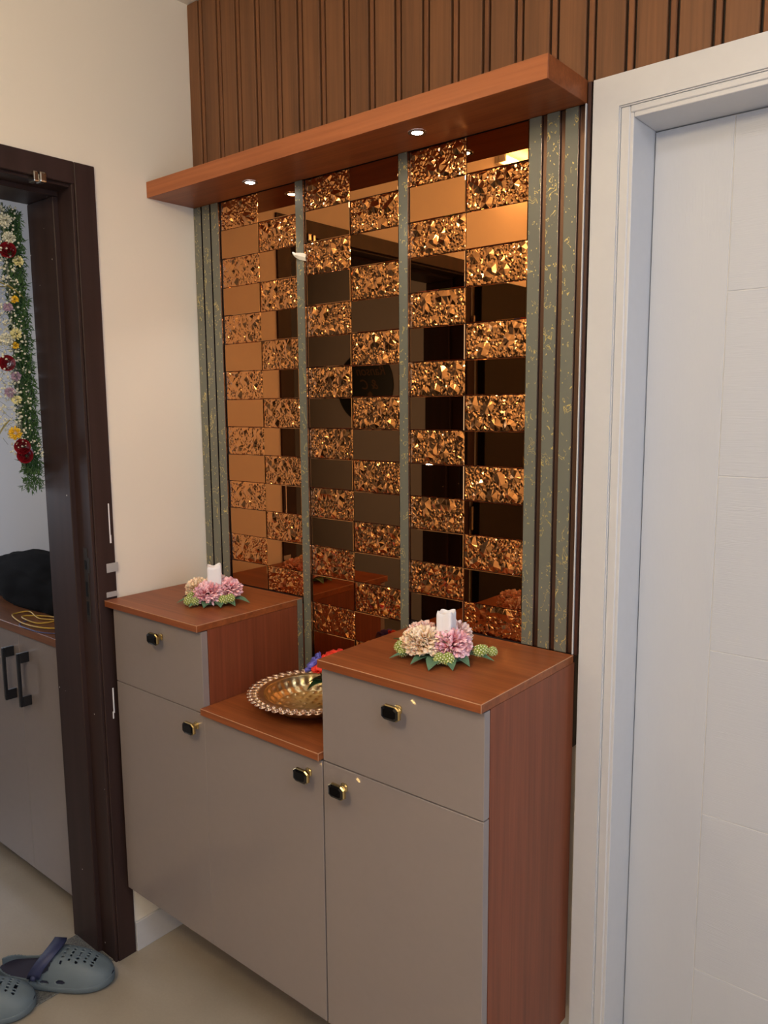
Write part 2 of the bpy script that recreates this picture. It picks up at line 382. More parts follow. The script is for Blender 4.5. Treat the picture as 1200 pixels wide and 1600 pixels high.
# ---------------------------------------------------------------- canopy shelf with two downlights
ZS = 2.073
XC = 1.171
cn = thing('canopy_shelf', (0.58, 0, ZS), 'cherry wood canopy shelf with two downlights projecting above the mirror tiles', 'shelf')
obj('canopy_board', B(0.001, XC, -0.151, -0.0005, ZS, ZS + 0.0405, 0.0008), MT['woodx'], cn)
obj('edge_strip', B(0.001, XC - .001, -0.1520, -0.1512, ZS + 0.0005, ZS + 0.040), wood('cherry_edge', (150, 86, 50), (176, 106, 64), 0, 0.4, 0.8, 0.3), cn)
for i, (lx, ly) in enumerate(((0.317, -0.071), (0.843, -0.085))):
    tr = obj('downlight', lathe(bmesh.new(), [(0.0105, 0.0), (0.0122, -0.0018), (0.0185, -0.0016), (0.0195, 0.0)], (lx, ly, ZS - 0.0001), 28), MT['silver'], cn, smooth=True)
    obj('lens', lathe(bmesh.new(), [(0, -0.0014), (0.0115, -0.0014), (0.012, 0)], (lx, ly, ZS - 0.0001), 24), MT['lens'], tr)
    sd = bpy.data.lights.new('downlight_beam', 'SPOT'); sd.energy = 3.0; sd.spot_size = math.radians(100); sd.spot_blend = 0.6; sd.color = (1.0, 0.90, 0.80); sd.shadow_soft_size = 0.012
    so = bpy.data.objects.new('downlight_beam', sd); COL.objects.link(so); so.location = (lx, ly, ZS - 0.006)

# warm lamp high on the left wall above the doorway (its glow shows in the mirrors)
wlp = thing('wall_lamp', (0, -1.72, 2.56), 'warm glowing tube lamp high on the cream wall above the dark doorway', 'lamp')
obj('lamp_base', B(0.0005, 0.02, -1.90, -1.54, 2.535, 2.575, 0.003), MT['white'], wlp)
bm = bmesh.new(); tube(bm, [(0.036, -1.885, 2.555), (0.036, -1.555, 2.555)], 0.014, 12)
obj('tube', bm, MT['tube'], wlp, smooth=True)
for ya, yb in ((-1.90, -1.887), (-1.553, -1.54)): obj('end_cap', B(0.0205, 0.052, ya, yb, 2.538, 2.572, 0.002), MT['white'], wlp)

# ---------------------------------------------------------------- mirror mosaic with speckled strips
mp = thing('mirror_tile_panel', (0.58, 0, 0.83), 'bronze checkerboard panel of plain and crinkled mirror tiles framed by speckled grey strips', 'mirror panel')
ZM = 0.8305
bm = bmesh.new(); box(bm, 0.001, 1.1725, 0.004, YB - 0.0005, ZM, ZS - 0.0005)
obj('backing_board', bm, MT['board'], mp)
cols = [(0.112, 0.261), (0.262, 0.401), (0.433, 0.580), (0.581, 0.7265), (0.756, 0.904), (0.905, 1.051)]
RP = 0.0752; Z0 = 2.0735
TW, TH = 0.147, RP - 0.0016
def plain_tile():
    bm = B(-TW/2, TW/2, -0.004, 0.0, -TH/2, TH/2)
    fr = [f for f in bm.faces if f.normal.y < -0.5]
    bmesh.ops.bevel(bm, geom=list({e for f in fr for e in f.edges}), offset=0.0012, segments=1, affect='EDGES')
    return bm
def crinkled_tile(seed):
    rnd = random.Random(seed); pts = []; hx, hz = TW/2, TH/2
    stars = [(rnd.uniform(-hx*.85, hx*.85), rnd.uniform(-hz*.8, hz*.8), rnd.uniform(.006, .0135)) for _ in range(11)]
    tries = 0
    while len(pts) < 560 and tries < 20000:
        tries += 1
        p = (rnd.uniform(-hx + .001, hx - .001), rnd.uniform(-hz + .001, hz - .001))
        if any(math.hypot(p[0]-s[0], p[1]-s[1]) < s[2] for s in stars): continue
        d = 0.0024
        if any(math.hypot(p[0]-q[0], p[1]-q[1]) < d for q in pts): continue
        pts.append(p)
    for s in stars: pts.append((s[0], s[1]))
    nb = len(pts)
    for i in range(25): pts += [(-hx + TW*i/24, -hz), (-hx + TW*i/24, hz)]
    for i in range(1, 12): pts += [(-hx, -hz + TH*i/12), (hx, -hz + TH*i/12)]
    vs, es, fs, *_ = delaunay_2d_cdt([Vector(p) for p in pts], [], [], 0, 1e-6)
    bm = bmesh.new(); V = []
    for v in vs:
        edge = abs(abs(v.x) - hx) < 1e-5 or abs(abs(v.y) - hz) < 1e-5
        star = any(math.hypot(v.x-s[0], v.y-s[1]) < 1e-4 for s in stars)
        h = -0.0012 if edge else (-0.0052 if star else -0.0012 - rnd.random() * 0.0019)
        V.append(bm.verts.new((v.x, h, v.y)))
    for f in fs:
        try: bm.faces.new([V[i] for i in f])
        except ValueError: pass
    bmesh.ops.recalc_face_normals(bm, faces=bm.faces)
    if sum(f.normal.y for f in bm.faces) > 0: bmesh.ops.reverse_faces(bm, faces=bm.faces)
    be = [e for e in bm.edges if e.is_boundary]
    r = bmesh.ops.extrude_edge_only(bm, edges=be)
    for g in r['geom']:
        if isinstance(g, bmesh.types.BMVert): g.co.y = 0.0
    return bm
def tile_object(name, bm, mat):
    me = bpy.data.meshes.new(name); bm.to_mesh(me); bm.free(); me.materials.append(mat); return me
me_plain = tile_object('plain_mirror_tile', plain_tile(), MT['mirror'])
me_crk = [tile_object('crinkled_mirror_tile', crinkled_tile(s), MT['crinkle']) for s in range(5)]
rj = random.Random(3)
for ci, (x0, x1) in enumerate(cols):
    for k in range(17):
        zt = Z0 - RP * k; zb_ = max(zt - RP, ZM)
        if ci in (0, 1, 4, 5) and k > 13: break
        if ci in (0, 1, 4, 5): zb_ = max(zb_, 1.0285)
        if zt > ZS: zt = ZS - 0.0005
        if zt - zb_ < 0.006: continue
        crk = (ci + k) % 2 == 0
        me = rj.choice(me_crk) if crk else me_plain
        o = bpy.data.objects.new('crinkled_tile' if crk else 'plain_tile', me); COL.objects.link(o); o.parent = mp
        o.location = Vector(((x0 + x1) / 2, 0.0035 if crk else 0.0038, (zt + zb_) / 2)) - wl(mp)
        fl = -1 if (crk and rj.random() < .5) else 1
        o.scale = ((x1 - x0 - 0.0012) / TW * fl, 1, (zt - zb_ - 0.0012) / (TH))
        if not crk: o.rotation_euler = (rj.uniform(-.0035, .0035), 0, rj.uniform(-.004, .004))
# speckled strips: three left, two between, three right
strips = [(0.001, 0.0325, 1), (0.0375, 0.0705, 1), (0.0755, 0.1075, 1), (0.4035, 0.431, 0), (0.7285, 0.7545, 0), (1.0525, 1.080, 2), (1.0905, 1.118, 2), (1.1285, 1.156, 2)]
for (x0, x1, g) in strips:
    z0 = ZM if g == 0 else 1.0290
    y0 = -0.0045
    st = obj('speckled_strip', B(x0 + .001, x1, y0, 0.0038, z0, ZS - .0008, 0.0006), MT['strip'], mp)
    obj('edging', B(x1 + .0001, x1 + 0.0012, y0 - .0004, 0.0038, z0, ZS - .0008), MT['silver'], mp)
# bronze bars in the gaps on the right and the outer trims
for x0, x1 in ((1.0815, 1.0903), (1.1195, 1.1283), (1.1575, 1.1695)):
    obj('bronze_bar', B(x0, x1, -0.0005, 0.0038, 1.029, ZS - .0008, 0.0006), MT['bronzebar'], mp)
obj('white_trim', B(1.1698, 1.1720, -0.006, 0.0038, 1.029, ZS - .0008), MT['white'], mp)
obj('dark_edge', B(1.1730, 1.1800, -0.004, 0.0195, 1.0285, 2.109, 0.0008), MT['darkwood'], mp)
# short strip standing in the niche beside the left cabinet
obj('speckled_strip', B(0.4026, 0.4060, -0.0265, -0.011, ZM, 1.026), MT['strip'], mp)

# ---------------------------------------------------------------- the shoe cabinet: three units
X1, X2, X3, DT, DF, H, HM, GZ, BZ = 0.402, 0.787, 1.174, -0.345, -0.333, 1.028, 0.830, 0.812, 0.222
TT = 0.0165
knob_proto = []
def knob(parent, x, z):
    y = DF
    c = Vector((x, y, z))
    bm = bmesh.new()
    def ring(rx, rz, yy, n=8, ch=.62):
        rx *= 1.5 if rx > .009 else 1.1; rz *= 1.22 if rz > .008 else 1.1
        out = []
        for sx, sz in ((1, ch), (ch, 1), (-ch, 1), (-1, ch), (-1, -ch), (-ch, -1), (ch, -1), (1, -ch)):
            out.append(bm.verts.new((x + sx * rx, yy, z + sz * rz)))
        return out
    prof = [(.0075, .0075, y + .0001), (.0075, .0075, y - .0022), (.0058, .0058, y - .004), (.0058, .0058, y - .010), (.0095, .0085, y - .015), (.0142, .0118, y - .0200), (.0142, .0118, y - .0245), (.0128, .0104, y - .0270)]
    rs = [ring(*p) for p in prof]
    bm.faces.new(rs[0])
    for a, b in zip(rs, rs[1:]):
        for i in range(8): bm.faces.new((a[i], b[i], b[(i + 1) % 8], a[(i + 1) % 8]))
    bm.faces.new(rs[-1][::-1])
    bmesh.ops.recalc_face_normals(bm, faces=bm.faces)
    kb = obj('knob', bm, MT['gold'], parent, label='black and gold octagonal knob')
    bm = bmesh.new(); a = []
    for rx, rz, yy in ((.0130, .0106, y - .0264), (.0130, .0106, y - .0274), (.0100, .0080, y - .0290)):
        a.append(ring(rx, rz, yy))
    for p, q in zip(a, a[1:]):
        for i in range(8): bm.faces.new((p[i], q[i], q[(i + 1) % 8], p[(i + 1) % 8]))
    bm.faces.new(a[-1][::-1]); bm.faces.new(a[0]); bmesh.ops.recalc_face_normals(bm, faces=bm.faces)
    return bm, kb

def front(name, root, x0, x1, z0, z1):
    f = obj(name, B(x0 + .0012, x1 - .0012, DF, DF + 0.018, z0 + .0012, z1 - .0012, 0.0007), MT['taupe'], root)
    # paler edge bands
    return f

def unit(label, x0, x1, top, xf0, drawer, knobs):
    t = thing('shoe_cabinet', ((x0 + x1) / 2, -0.16, BZ), label, 'cabinet', 'grey-fronted units of the shoe cabinet')
    zt = top - TT
    xa, xb = x0 + (0.030 if x0 < .1 else 0.0006), x1 - 0.0006
    bm = bmesh.new(); box(bm, xb - .016, xb, DF + .0188, 0.0, BZ, zt - .0002)
    if x1 < .5: bm.free(); bm = B(xb - .016, xb, DF + .0188, -0.0005, BZ, zt - .0002)
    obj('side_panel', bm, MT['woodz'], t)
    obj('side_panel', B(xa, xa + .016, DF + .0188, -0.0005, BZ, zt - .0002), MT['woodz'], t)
    obj('base_panel', B(xa + .0161, xb - .0161, DF + .0188, -0.0005, BZ, BZ + .016), MT['woodx'], t)
    obj('back_panel', B(xa + .0161, xb - .0161, -0.008, -0.0005, BZ + .0161, zt - .0003), MT['woodx'], t)
    xt0 = 0.012 if x0 < .1 else x0 + .0004
    obj('top_board', B(xt0, x1 - .0004, DT, -0.0046 if top < 1 else -0.0050, zt, top, 0.0009), MT['woodx'], t)
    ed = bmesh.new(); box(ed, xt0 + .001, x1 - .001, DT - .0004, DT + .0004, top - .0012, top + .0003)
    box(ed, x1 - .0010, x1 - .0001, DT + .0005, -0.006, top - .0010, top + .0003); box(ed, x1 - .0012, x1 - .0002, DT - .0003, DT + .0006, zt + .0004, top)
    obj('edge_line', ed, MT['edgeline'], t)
    parts = []
    if drawer:
        parts.append(front('drawer', t, xf0, x1, GZ, zt - .001)); parts.append(front('door', t, xf0, x1, BZ, GZ))
    else: parts.append(front('door', t, xf0, x1, BZ, zt - .002))
    for p, (kx, kz) in zip(parts, knobs):
        bm, kb = knob(p, kx, kz)
        # knob gold body is the sub-part; its black face is joined into the same mesh as a second material
        me = kb.data; b2 = bmesh.new(); b2.from_mesh(me); n0 = len(b2.faces)
        tmp = bpy.data.meshes.new('tmp'); bmesh.ops.translate(bm, verts=bm.verts, vec=-wl(kb)); bm.to_mesh(tmp); bm.free(); b2.from_mesh(tmp)
        b2.faces.ensure_lookup_table()
        for f in b2.faces[n0:]: f.material_index = 1
        b2.to_mesh(me); b2.free(); me.materials.append(MT['black']); bpy.data.meshes.remove(tmp)
    return t
unit('left grey-fronted shoe cabinet with one drawer, beside the dark doorway', 0.0, X1, H, 0.031, True, [(0.241, 0.970), (0.371, 0.777)])
unit('low middle grey-fronted shoe cabinet with a single door, carrying the brass bowl', X1, X2, HM, X1 - 0.002, False, [(0.747, 0.775)])
unit('right grey-fronted shoe cabinet with one drawer, beside the white door', X2, X3, H, X2 + .001, True, [(0.986, 0.970), (0.847, 0.773)])

# ---------------------------------------------------------------- hall cabinet, bag and cables beyond the doorway
hc = thing('hall_cabinet', (-0.72, -0.17, 0.078), 'low grey two-door cabinet with wooden top, seen through the dark doorway', 'cabinet')
obj('carcass', B(-1.22, -0.215, -0.326, 0.005, 0.078, 0.850), MT['taupe'], hc)
obj('top_board', B(-1.23, -0.205, -0.352, 0.006, 0.8505, 0.876, 0.001), wood('hall_top', (108, 66, 40), (134, 86, 54), 0), hc)
for x0, x1, hx in ((-0.97, -0.4895, -0.528), (-0.4885, -0.216, -0.433)):
    d = obj('door', B(x0, x1, -0.345, -0.3265, 0.080, 0.8495, 0.0007), MT['taupe'], hc)
    bm = bmesh.new(); box(bm, hx - .0055, hx + .0055, -0.380, -0.372, 0.637, 0.803, 0.001)
    box(bm, hx - .0055, hx + .0055, -0.3715, -0.3452, 0.637, 0.668, 0.001); box(bm, hx - .0055, hx + .0055, -0.3715, -0.3452, 0.772, 0.803, 0.001)
    obj('handle', bm, MT['blackh'], d, label='black bracket handle')

bg = bmesh.new(); bmesh.ops.create_icosphere(bg, subdivisions=5, radius=1.0)
for v in bg.verts:
    p = v.co.copy(); n = noise.fractal(p * 1.7, 0.9, 2.0, 4) * 0.10 + noise.noise(p * 4.0 + Vector((3, 1, 5))) * 0.03
    sx, sy, sz = (1 if c >= 0 else -1 for c in p)
    q = Vector((abs(p.x) ** .8 * sx, abs(p.y) ** .85 * sy, abs(p.z) ** .8 * sz)) * (1 + n)
    q.z = max(q.z, -0.42)
    top = 0.165 - 0.045 * max(0, -q.x)
    v.co = Vector((-0.66 + q.x * 0.36, -0.125 + q.y * 0.115, 0.876 + 0.42 * 0.13 + q.z * (0.13 if q.z < 0 else 0.112)))
zmn = min(v.co.z for v in bg.verts)
for v in bg.verts: v.co.z += 0.8765 - zmn
bt = thing('backpack', (-0.66, -0.155, 0.8765), 'slumped black cloth bag lying on the hall cabinet', 'bag')
obj('body', bg, MT['cloth'], bt, smooth=True)

CAB1 = [(-0.30,-0.20),(-0.33,-0.30),(-0.42,-0.318),(-0.50,-0.30),(-0.53,-0.26),(-0.51,-0.22),(-0.44,-0.24),(-0.38,-0.22),(-0.40,-0.28),(-0.47,-0.285),(-0.48,-0.24),(-0.40,-0.20),(-0.31,-0.25),(-0.27,-0.22)]
cb = obj('yellow_cable', tube(bmesh.new(), smooth_path([(-.27 + (x + .27) * 1.3, -0.335 + (y + .318) * .75, 0.8798 + 0.004 * (i % 2)) for i, (x, y) in enumerate(CAB1)], 6), 0.0024, 6), MT['yellow'], smooth=True, loc=(-0.4, -0.26, 0.876))
tag(cb, 'loosely looped yellow cable lying on the hall cabinet in front of the bag', 'cable')
cb = obj('blue_cable', tube(bmesh.new(), smooth_path([(-0.25, -0.30, 0.879), (-0.33, -0.345, 0.879), (-0.40, -0.3535, 0.879), (-0.47, -0.348, 0.879), (-0.50, -0.31, 0.879)], 6), 0.0018, 6), MT['bluec'], smooth=True, loc=(-0.4, -0.30, 0.876))
tag(cb, 'thin blue cable along the front edge of the hall cabinet top', 'cable')

# round name board on the far hall wall, seen reflected in the mirror tiles
SX, SZ, SY = -1.997, 1.664, -2.9995
nb = thing('name_board', (SX, SY, SZ), 'round dark name board with gold script, reflected in the middle mirror tiles', 'sign')
bm = lathe(bmesh.new(), [(0, 0), (.27, 0), (.27, .008), (0, .008)], (0, 0, 0), 48)
bmesh.ops.rotate(bm, verts=bm.verts, cent=(0, 0, 0), matrix=Matrix.Rotation(-PI/2, 3, 'X')); bmesh.ops.translate(bm, verts=bm.verts, vec=(SX, SY, SZ))
obj('disc', bm, MT['signd'], nb)
def text_mesh(txt, size, shear, cx_, cz_):
    c = bpy.data.curves.new('lettering', 'FONT'); c.body = txt; c.size = size; c.shear = shear; c.extrude = 0.0012; c.align_x = 'CENTER'
    o = bpy.data.objects.new('t', c); COL.objects.link(o); bpy.context.view_layer.update()
    me = bpy.data.meshes.new_from_object(o.evaluated_get(bpy.context.evaluated_depsgraph_get())); bpy.data.objects.remove(o)
    bm = bmesh.new(); bm.from_mesh(me)
    for v in bm.verts: x, y, z = v.co; v.co = (cx_ - x, SY + .0085 + z, cz_ + y)
    bmesh.ops.recalc_face_normals(bm, faces=bm.faces)
    return bm
for t_, s_, sh, dx, dz in (('Ranson', .095, .4, 0.07, .07), ('& C', .10, .4, 0.06, -0.03)): obj('lettering', text_mesh(t_, s_, sh, SX + dx, SZ + dz), MT['gold2'], nb)
bm = bmesh.new(); hx, hz = SX + 0.055, SZ - 0.10
vs = [bm.verts.new((hx + a_, SY + .0088, hz + b_)) for a_, b_ in ((.02, 0), (.02, .032), (.028, .032), (0, .055), (-.028, .032), (-.02, .032), (-.02, 0))]; bm.faces.new(vs)
obj('house_emblem', bm, MT['gold2'], nb)

# ---------------------------------------------------------------- flowers
def frame_from(d):
    d = d.normalized(); a = d.orthogonal().normalized(); return a, d.cross(a), d

def pom(bm, c, R, n=170, squash=0.85, zmin=-0.35, wid=0.2, seed=1, flare=0.25):
    rnd = random.Random(seed); c = Vector(c)
    for i in range(n):
        z = 1 - (i + .5) / n * (1 - zmin); th = i * 2.39996; s = math.sqrt(max(0, 1 - z * z))
        d = Vector((s * math.cos(th), s * math.sin(th), z)); d = (d + Vector((rnd.uniform(-.1, .1),) * 3)).normalized()
        a, b, d = frame_from(d); ph = rnd.uniform(0, PI); t = a * math.cos(ph) + b * math.sin(ph); nrm = d.cross(t)
        Rr = R * rnd.uniform(.86, 1.07); w = R * wid * rnd.uniform(.8, 1.15)
        def P(r, u, h): q = d * r + t * u + nrm * h; return Vector((c.x + q.x, c.y + q.y, c.z + q.z * squash))
        ro = [bm.verts.new(P(Rr * .30, 0, 0)),
              bm.verts.new(P(Rr * .72, -w * .75, w * .25)), bm.verts.new(P(Rr * .70, 0, -w * .25)), bm.verts.new(P(Rr * .72, w * .75, w * .25)),
              bm.verts.new(P(Rr * .97, -w * .8, w * (.35 + flare))), bm.verts.new(P(Rr * .95, 0, 0)), bm.verts.new(P(Rr * .97, w * .8, w * (.35 + flare))),
              bm.verts.new(P(Rr * 1.06, 0, w * .55))]
        for f in ((0, 2, 1), (0, 3, 2), (1, 2, 5, 4), (2, 3, 6, 5), (4, 5, 7), (5, 6, 7)): bm.faces.new([ro[k] for k in f])
    return bm

def leaf_bm(base, tip, width, droop=0.0, fold=0.15, n=7):
    bm = bmesh.new(); b = Vector(base); t = Vector(tip); d = t - b; s = d.cross(Vector((0, 0, 1))).normalized(); up = s.cross(d).normalized()
    L = []; 
    for i in range(n + 1):
        u = i / n; w = width * math.sin(PI * (u ** .8)) * .5 + 0.0004; p = b + d * u + up * (math.sin(u * PI) * droop)
        L.append((bm.verts.new(p - s * w + up * w * fold * 2), bm.verts.new(p), bm.verts.new(p + s * w + up * w * fold * 2)))
    for a, c in zip(L, L[1:]): bm.faces.new((a[0], a[1], c[1], c[0])); bm.faces.new((a[1], a[2], c[2], c[1]))
    r = bmesh.ops.extrude_face_region(bm, geom=bm.faces[:]); bmesh.ops.translate(bm, verts=[g for g in r['geom'] if isinstance(g, bmesh.types.BMVert)], vec=-up * 0.0006)
    bmesh.ops.recalc_face_normals(bm, faces=bm.faces)
    return bm

def bud_bm(c, R, seed=0):
    """a small scaly bud: core sphere with blunt cream-tipped bracts"""
    bm = bmesh.new(); c = Vector(c); r = bmesh.ops.create_icosphere(bm, subdivisions=2, radius=R * .66, matrix=Matrix.Translation(c))
    rnd = random.Random(seed); n = 60
    for i in range(n):
        z = 1 - (i + .5) / n * 1.9; th = i * 2.39996; s = math.sqrt(max(0, 1 - z * z)); d = Vector((s * math.cos(th), s * math.sin(th), z))
        a, b, d = frame_from(d); q = c + d * R * .58; w = R * .15; k = R * rnd.uniform(.38, .52)
        base = [bm.verts.new(q + (a * math.cos(x) + b * math.sin(x)) * w) for x in (0, PI/2, PI, 3*PI/2)]
        top = [bm.verts.new(q + d * k + (a * math.cos(x) + b * math.sin(x)) * w * .85) for x in (0, PI/2, PI, 3*PI/2)]
        for j in range(4): bm.faces.new((base[j], base[(j+1) % 4], top[(j+1) % 4], top[j]))
        f = bm.faces.new(top); f.material_index = 1
    return bm

def candle_block(c, w, z0, z1, rot, wavy=0.004, seed=0):
    """square pillar with softened edges and a scalloped, melted top"""
    rnd = random.Random(seed); bm = bmesh.new(); N = 32; rings = []
    def rr(ph, k=1.0):
        cs, sn = math.cos(ph), math.sin(ph); p = 7.0
        rad = 1 / ((abs(cs) ** p + abs(sn) ** p) ** (1 / p)); return rad * k
    hs = [0, .3, .7, .9, 1.0]
    for hi, h in enumerate(hs):
        ring = []
        for i in range(N):
            ph = 2 * PI * i / N; k = w / 2 * (1 - 0.03 * math.cos(4 * ph)) * (.92 if hi == 4 else 1.0); r = rr(ph) * k
            zt = z1 - wavy * (0.5 + 0.5 * math.cos(4 * (ph - PI/4) + PI)) - wavy * .4 * math.sin(3 * ph + seed)
            z = z0 + (zt - z0) * h
            ring.append(bm.verts.new((c[0] + r * math.cos(ph + rot), c[1] + r * math.sin(ph + rot), z)))
        rings.append(ring)
    inner = [bm.verts.new((c[0] + (v.co.x - c[0]) * .6, c[1] + (v.co.y - c[1]) * .6, z1 - wavy * 1.7)) for v in rings[-1]]
    rings.append(inner)
    for a, b in zip(rings, rings[1:]):
        for i in range(N): bm.faces.new((a[i], a[(i+1) % N], b[(i+1) % N], b[i]))
    bm.faces.new(rings[-1]); bm.faces.new(rings[0][::-1])
    return bm

def arrangement(label, c, flowers, leaves, buds, cand, rot, seed):
    z = H
    t = thing('flower_candle_holder', (c[0], c[1], z), label, 'flower arrangement', 'artificial flower and candle arrangements')
    bm = lathe(bmesh.new(), [(0, 0.001), (.045, 0.001), (.05, .004), (.03, .010), (.018, .02), (0, .02)], (c[0], c[1], z), 24)
    obj('base_ring', bm, MT['leaf'], t, smooth=True)
    for i, (dx, dy, dz, R, m) in enumerate(flowers):
        p = (c[0] + dx, c[1] + dy, z + dz)
        bm = pom(bmesh.new(), (0, 0, 0), R, 270, .9, -.5, .17, seed * 10 + i); bmesh.ops.translate(bm, verts=bm.verts, vec=p)
        bmesh.ops.delete(bm, geom=[v for v in bm.verts if max(abs(v.co.x - cand[0]), abs(v.co.y - cand[1])) < cand[2] * .47], context='VERTS')
        o = obj('flower', bm, MT[m], t, loc=p, label={'peach': 'peach pompom flower', 'pink': 'pink pompom flower', 'blush': 'blush pompom flower'}[m])
    for (a, r0, r1, w_, m, dz) in leaves:
        a = math.radians(a); d = (math.cos(a), math.sin(a))
        obj('leaf', leaf_bm((c[0] + d[0]*r0, c[1] + d[1]*r0, z + .008), (c[0] + d[0]*r1, c[1] + d[1]*r1, z + dz), w_, 0.006), MT[m], t, smooth=False)
    for i, (a, r, dz, R) in enumerate(buds):
        a = math.radians(a); p = (c[0] + math.cos(a) * r, c[1] + math.sin(a) * r, z + dz)
        o = obj('bud', bud_bm(p, R, i), [MT['bud'], MT['budtip']], t)
    k = candle_block(cand, cand[2], z + .036, cand[3], rot, seed=seed)
    k = obj('candle', k, MT['wax'], None, smooth=False, loc=(cand[0], cand[1], z + .036))
    return t, k

# view direction on the plan is about (-.64,.77): "left" on screen is (-.77,-.64)
t, k = arrangement('peach and pink pompom flower ring on the right cabinet top', (0.975, -0.172),
    [(-.022, -.040, .032, .038, 'peach'), (.027, -.012, .031, .038, 'pink'), (-.050, -.004, .034, .034, 'blush'), (-.005, .045, .030, .036, 'blush'), (-.052, -.032, .024, .030, 'peach')],
    [(-100, .030, .092, .024, 'leaf', .004), (-72, .035, .100, .030, 'leaf', .003), (-45, .035, .094, .026, 'leaf', .003), (-20, .03, .085, .026, 'leaf', .004), (-130, .04, .112, .022, 'leaf', .004), (12, .03, .105, .026, 'leaf', .006), (-155, .045, .105, .016, 'leafd', .03), (60, .03, .08, .026, 'leaf', .005), (150, .03, .09, .026, 'leaf', .005)],
    [(-63, .064, .016, .0115), (-48, .066, .016, .0125), (-145, .088, .018, .0125), (-135, .083, .012, .010), (12, .075, .022, .0125), (22, .079, .020, .0105), (27, .096, .016, .0100)],
    (0.984, -0.178, 0.032, 1.125), 0.25, 1)
tag(k, 'scalloped square white candle standing in the right cabinet arrangement', 'candle', 'white candles among the flowers')
t, k = arrangement('pink and peach pompom flower ring on the left cabinet top near the cream wall', (0.250, -0.170),
    [(-.042, -.020, .029, .034, 'peach'), (.014, -.032, .027, .037, 'pink'), (.028, .020, .030, .036, 'pink'), (-.030, .030, .030, .035, 'blush'), (-.014, .0, .032, .030, 'blush')],
    [(-125, .035, .098, .028, 'leaf', .003), (-85, .035, .090, .026, 'leaf', .004), (-60, .035, .080, .028, 'leaf', .003), (-30, .035, .085, .026, 'leaf', .004), (-5, .035, .088, .026, 'leaf', .003), (20, .04, .100, .026, 'leaf', .004), (-160, .04, .10, .024, 'leaf', .004), (140, .03, .09, .026, 'leaf', .005)],
    [(-112, .062, .020, .012), (-103, .074, .013, .0125), (-85, .068, .014, .011), (-20, .062, .017, .012), (-5, .066, .019, .012), (-165, .083, .018, .010), (-172, .078, .024, .008)],
    (0.256, -0.176, 0.036, 1.126), 0.9, 2)
tag(k, 'small round-shouldered white candle standing in the left cabinet arrangement', 'candle', 'white candles among the flowers')

# ---------------------------------------------------------------- brass bowl
bc = (0.606, -0.183); zt = 0.874
bw = thing('brass_bowl', (bc[0], bc[1], HM), 'hammered brass bowl with a wide beaded rim on the low middle cabinet', 'bowl')
bm = bmesh.new(); n = 144
prof = [(0, .0005), (.045, .0005), (.075, .006), (.100, .022), (.112, .038), (.118, .0425), (.134, .0415), (.134, .044), (.118, .0455), (.109, .044), (.106, .036), (.098, .022), (.088, .0125), (.070, .009), (.045, .0075), (.02, .0072), (0, .0072)]
fine = []
for (a, b) in zip(prof, prof[1:]):
    m_ = 6 if a[0] != 0 else 2
    for k_ in range(m_): fine.append((a[0] + (b[0]-a[0]) * k_ / m_, a[1] + (b[1]-a[1]) * k_ / m_))
fine.append(prof[-1])
lathe(bm, fine, (bc[0], bc[1], HM), n)
half = {}
dim = []
for r, cnt in ((.102, 30), (.093, 27), (.078, 22), (.060, 17), (.042, 12), (.022, 7)):
    for i in range(cnt): a = 2 * PI * (i + (.5 if cnt % 2 else 0)) / cnt; dim.append((r * math.cos(a), r * math.sin(a)))
for v in bm.verts:
    x_, y_, z_ = v.co.x - bc[0], v.co.y - bc[1], v.co.z - HM; r = math.hypot(x_, y_)
    if r < .112 and z_ > .0068 + max(0, (r - .086)) * .9:
        m_ = min((x_-a)**2 + (y_-b)**2 for a, b in dim)
        v.co.z += 0.0034 * math.exp(-m_ / (.0044 ** 2)); k_ = 1 - 0.018 * math.exp(-m_ / (.0044 ** 2)); v.co.x = bc[0] + x_ * k_; v.co.y = bc[1] + y_ * k_
bmesh.ops.recalc_face_normals(bm, faces=bm.faces)
obj('bowl_body', bm, MT['brass'], bw, smooth=True)
bm = bmesh.new()
for ring, (R, cnt, off, ln, wd) in enumerate(((.1395, 46, 0, .0092, .0066), (.1265, 44, .5, .0086, .0056))):
    for i in range(cnt):
        a = 2 * PI * (i + off) / cnt; d = Vector((math.cos(a), math.sin(a), 0)); tt = Vector((-d.y, d.x, 0)); cpt = Vector((bc[0], bc[1], HM + .0445 - ring * .0004)) + d * R
        # leaf-like loop, tilted like a plait
        ax = (tt * .85 + d * .5).normalized(); ay = Vector((0, 0, 1)).cross(ax)
        path = [cpt + ax * (ln * math.cos(u)) + ay * (wd * math.sin(u)) + Vector((0, 0, .0016 * math.sin(u + .8))) for u in [2 * PI * q / 8 for q in range(9)]]
        tube(bm, path, 0.0019, 5)
        bmesh.ops.create_icosphere(bm, subdivisions=1, radius=0.0034, matrix=Matrix.Translation(cpt))
o = obj('beaded_rim', bm, MT['rim'], bw, smooth=True, label='pale rose-brass plaited bead rim')

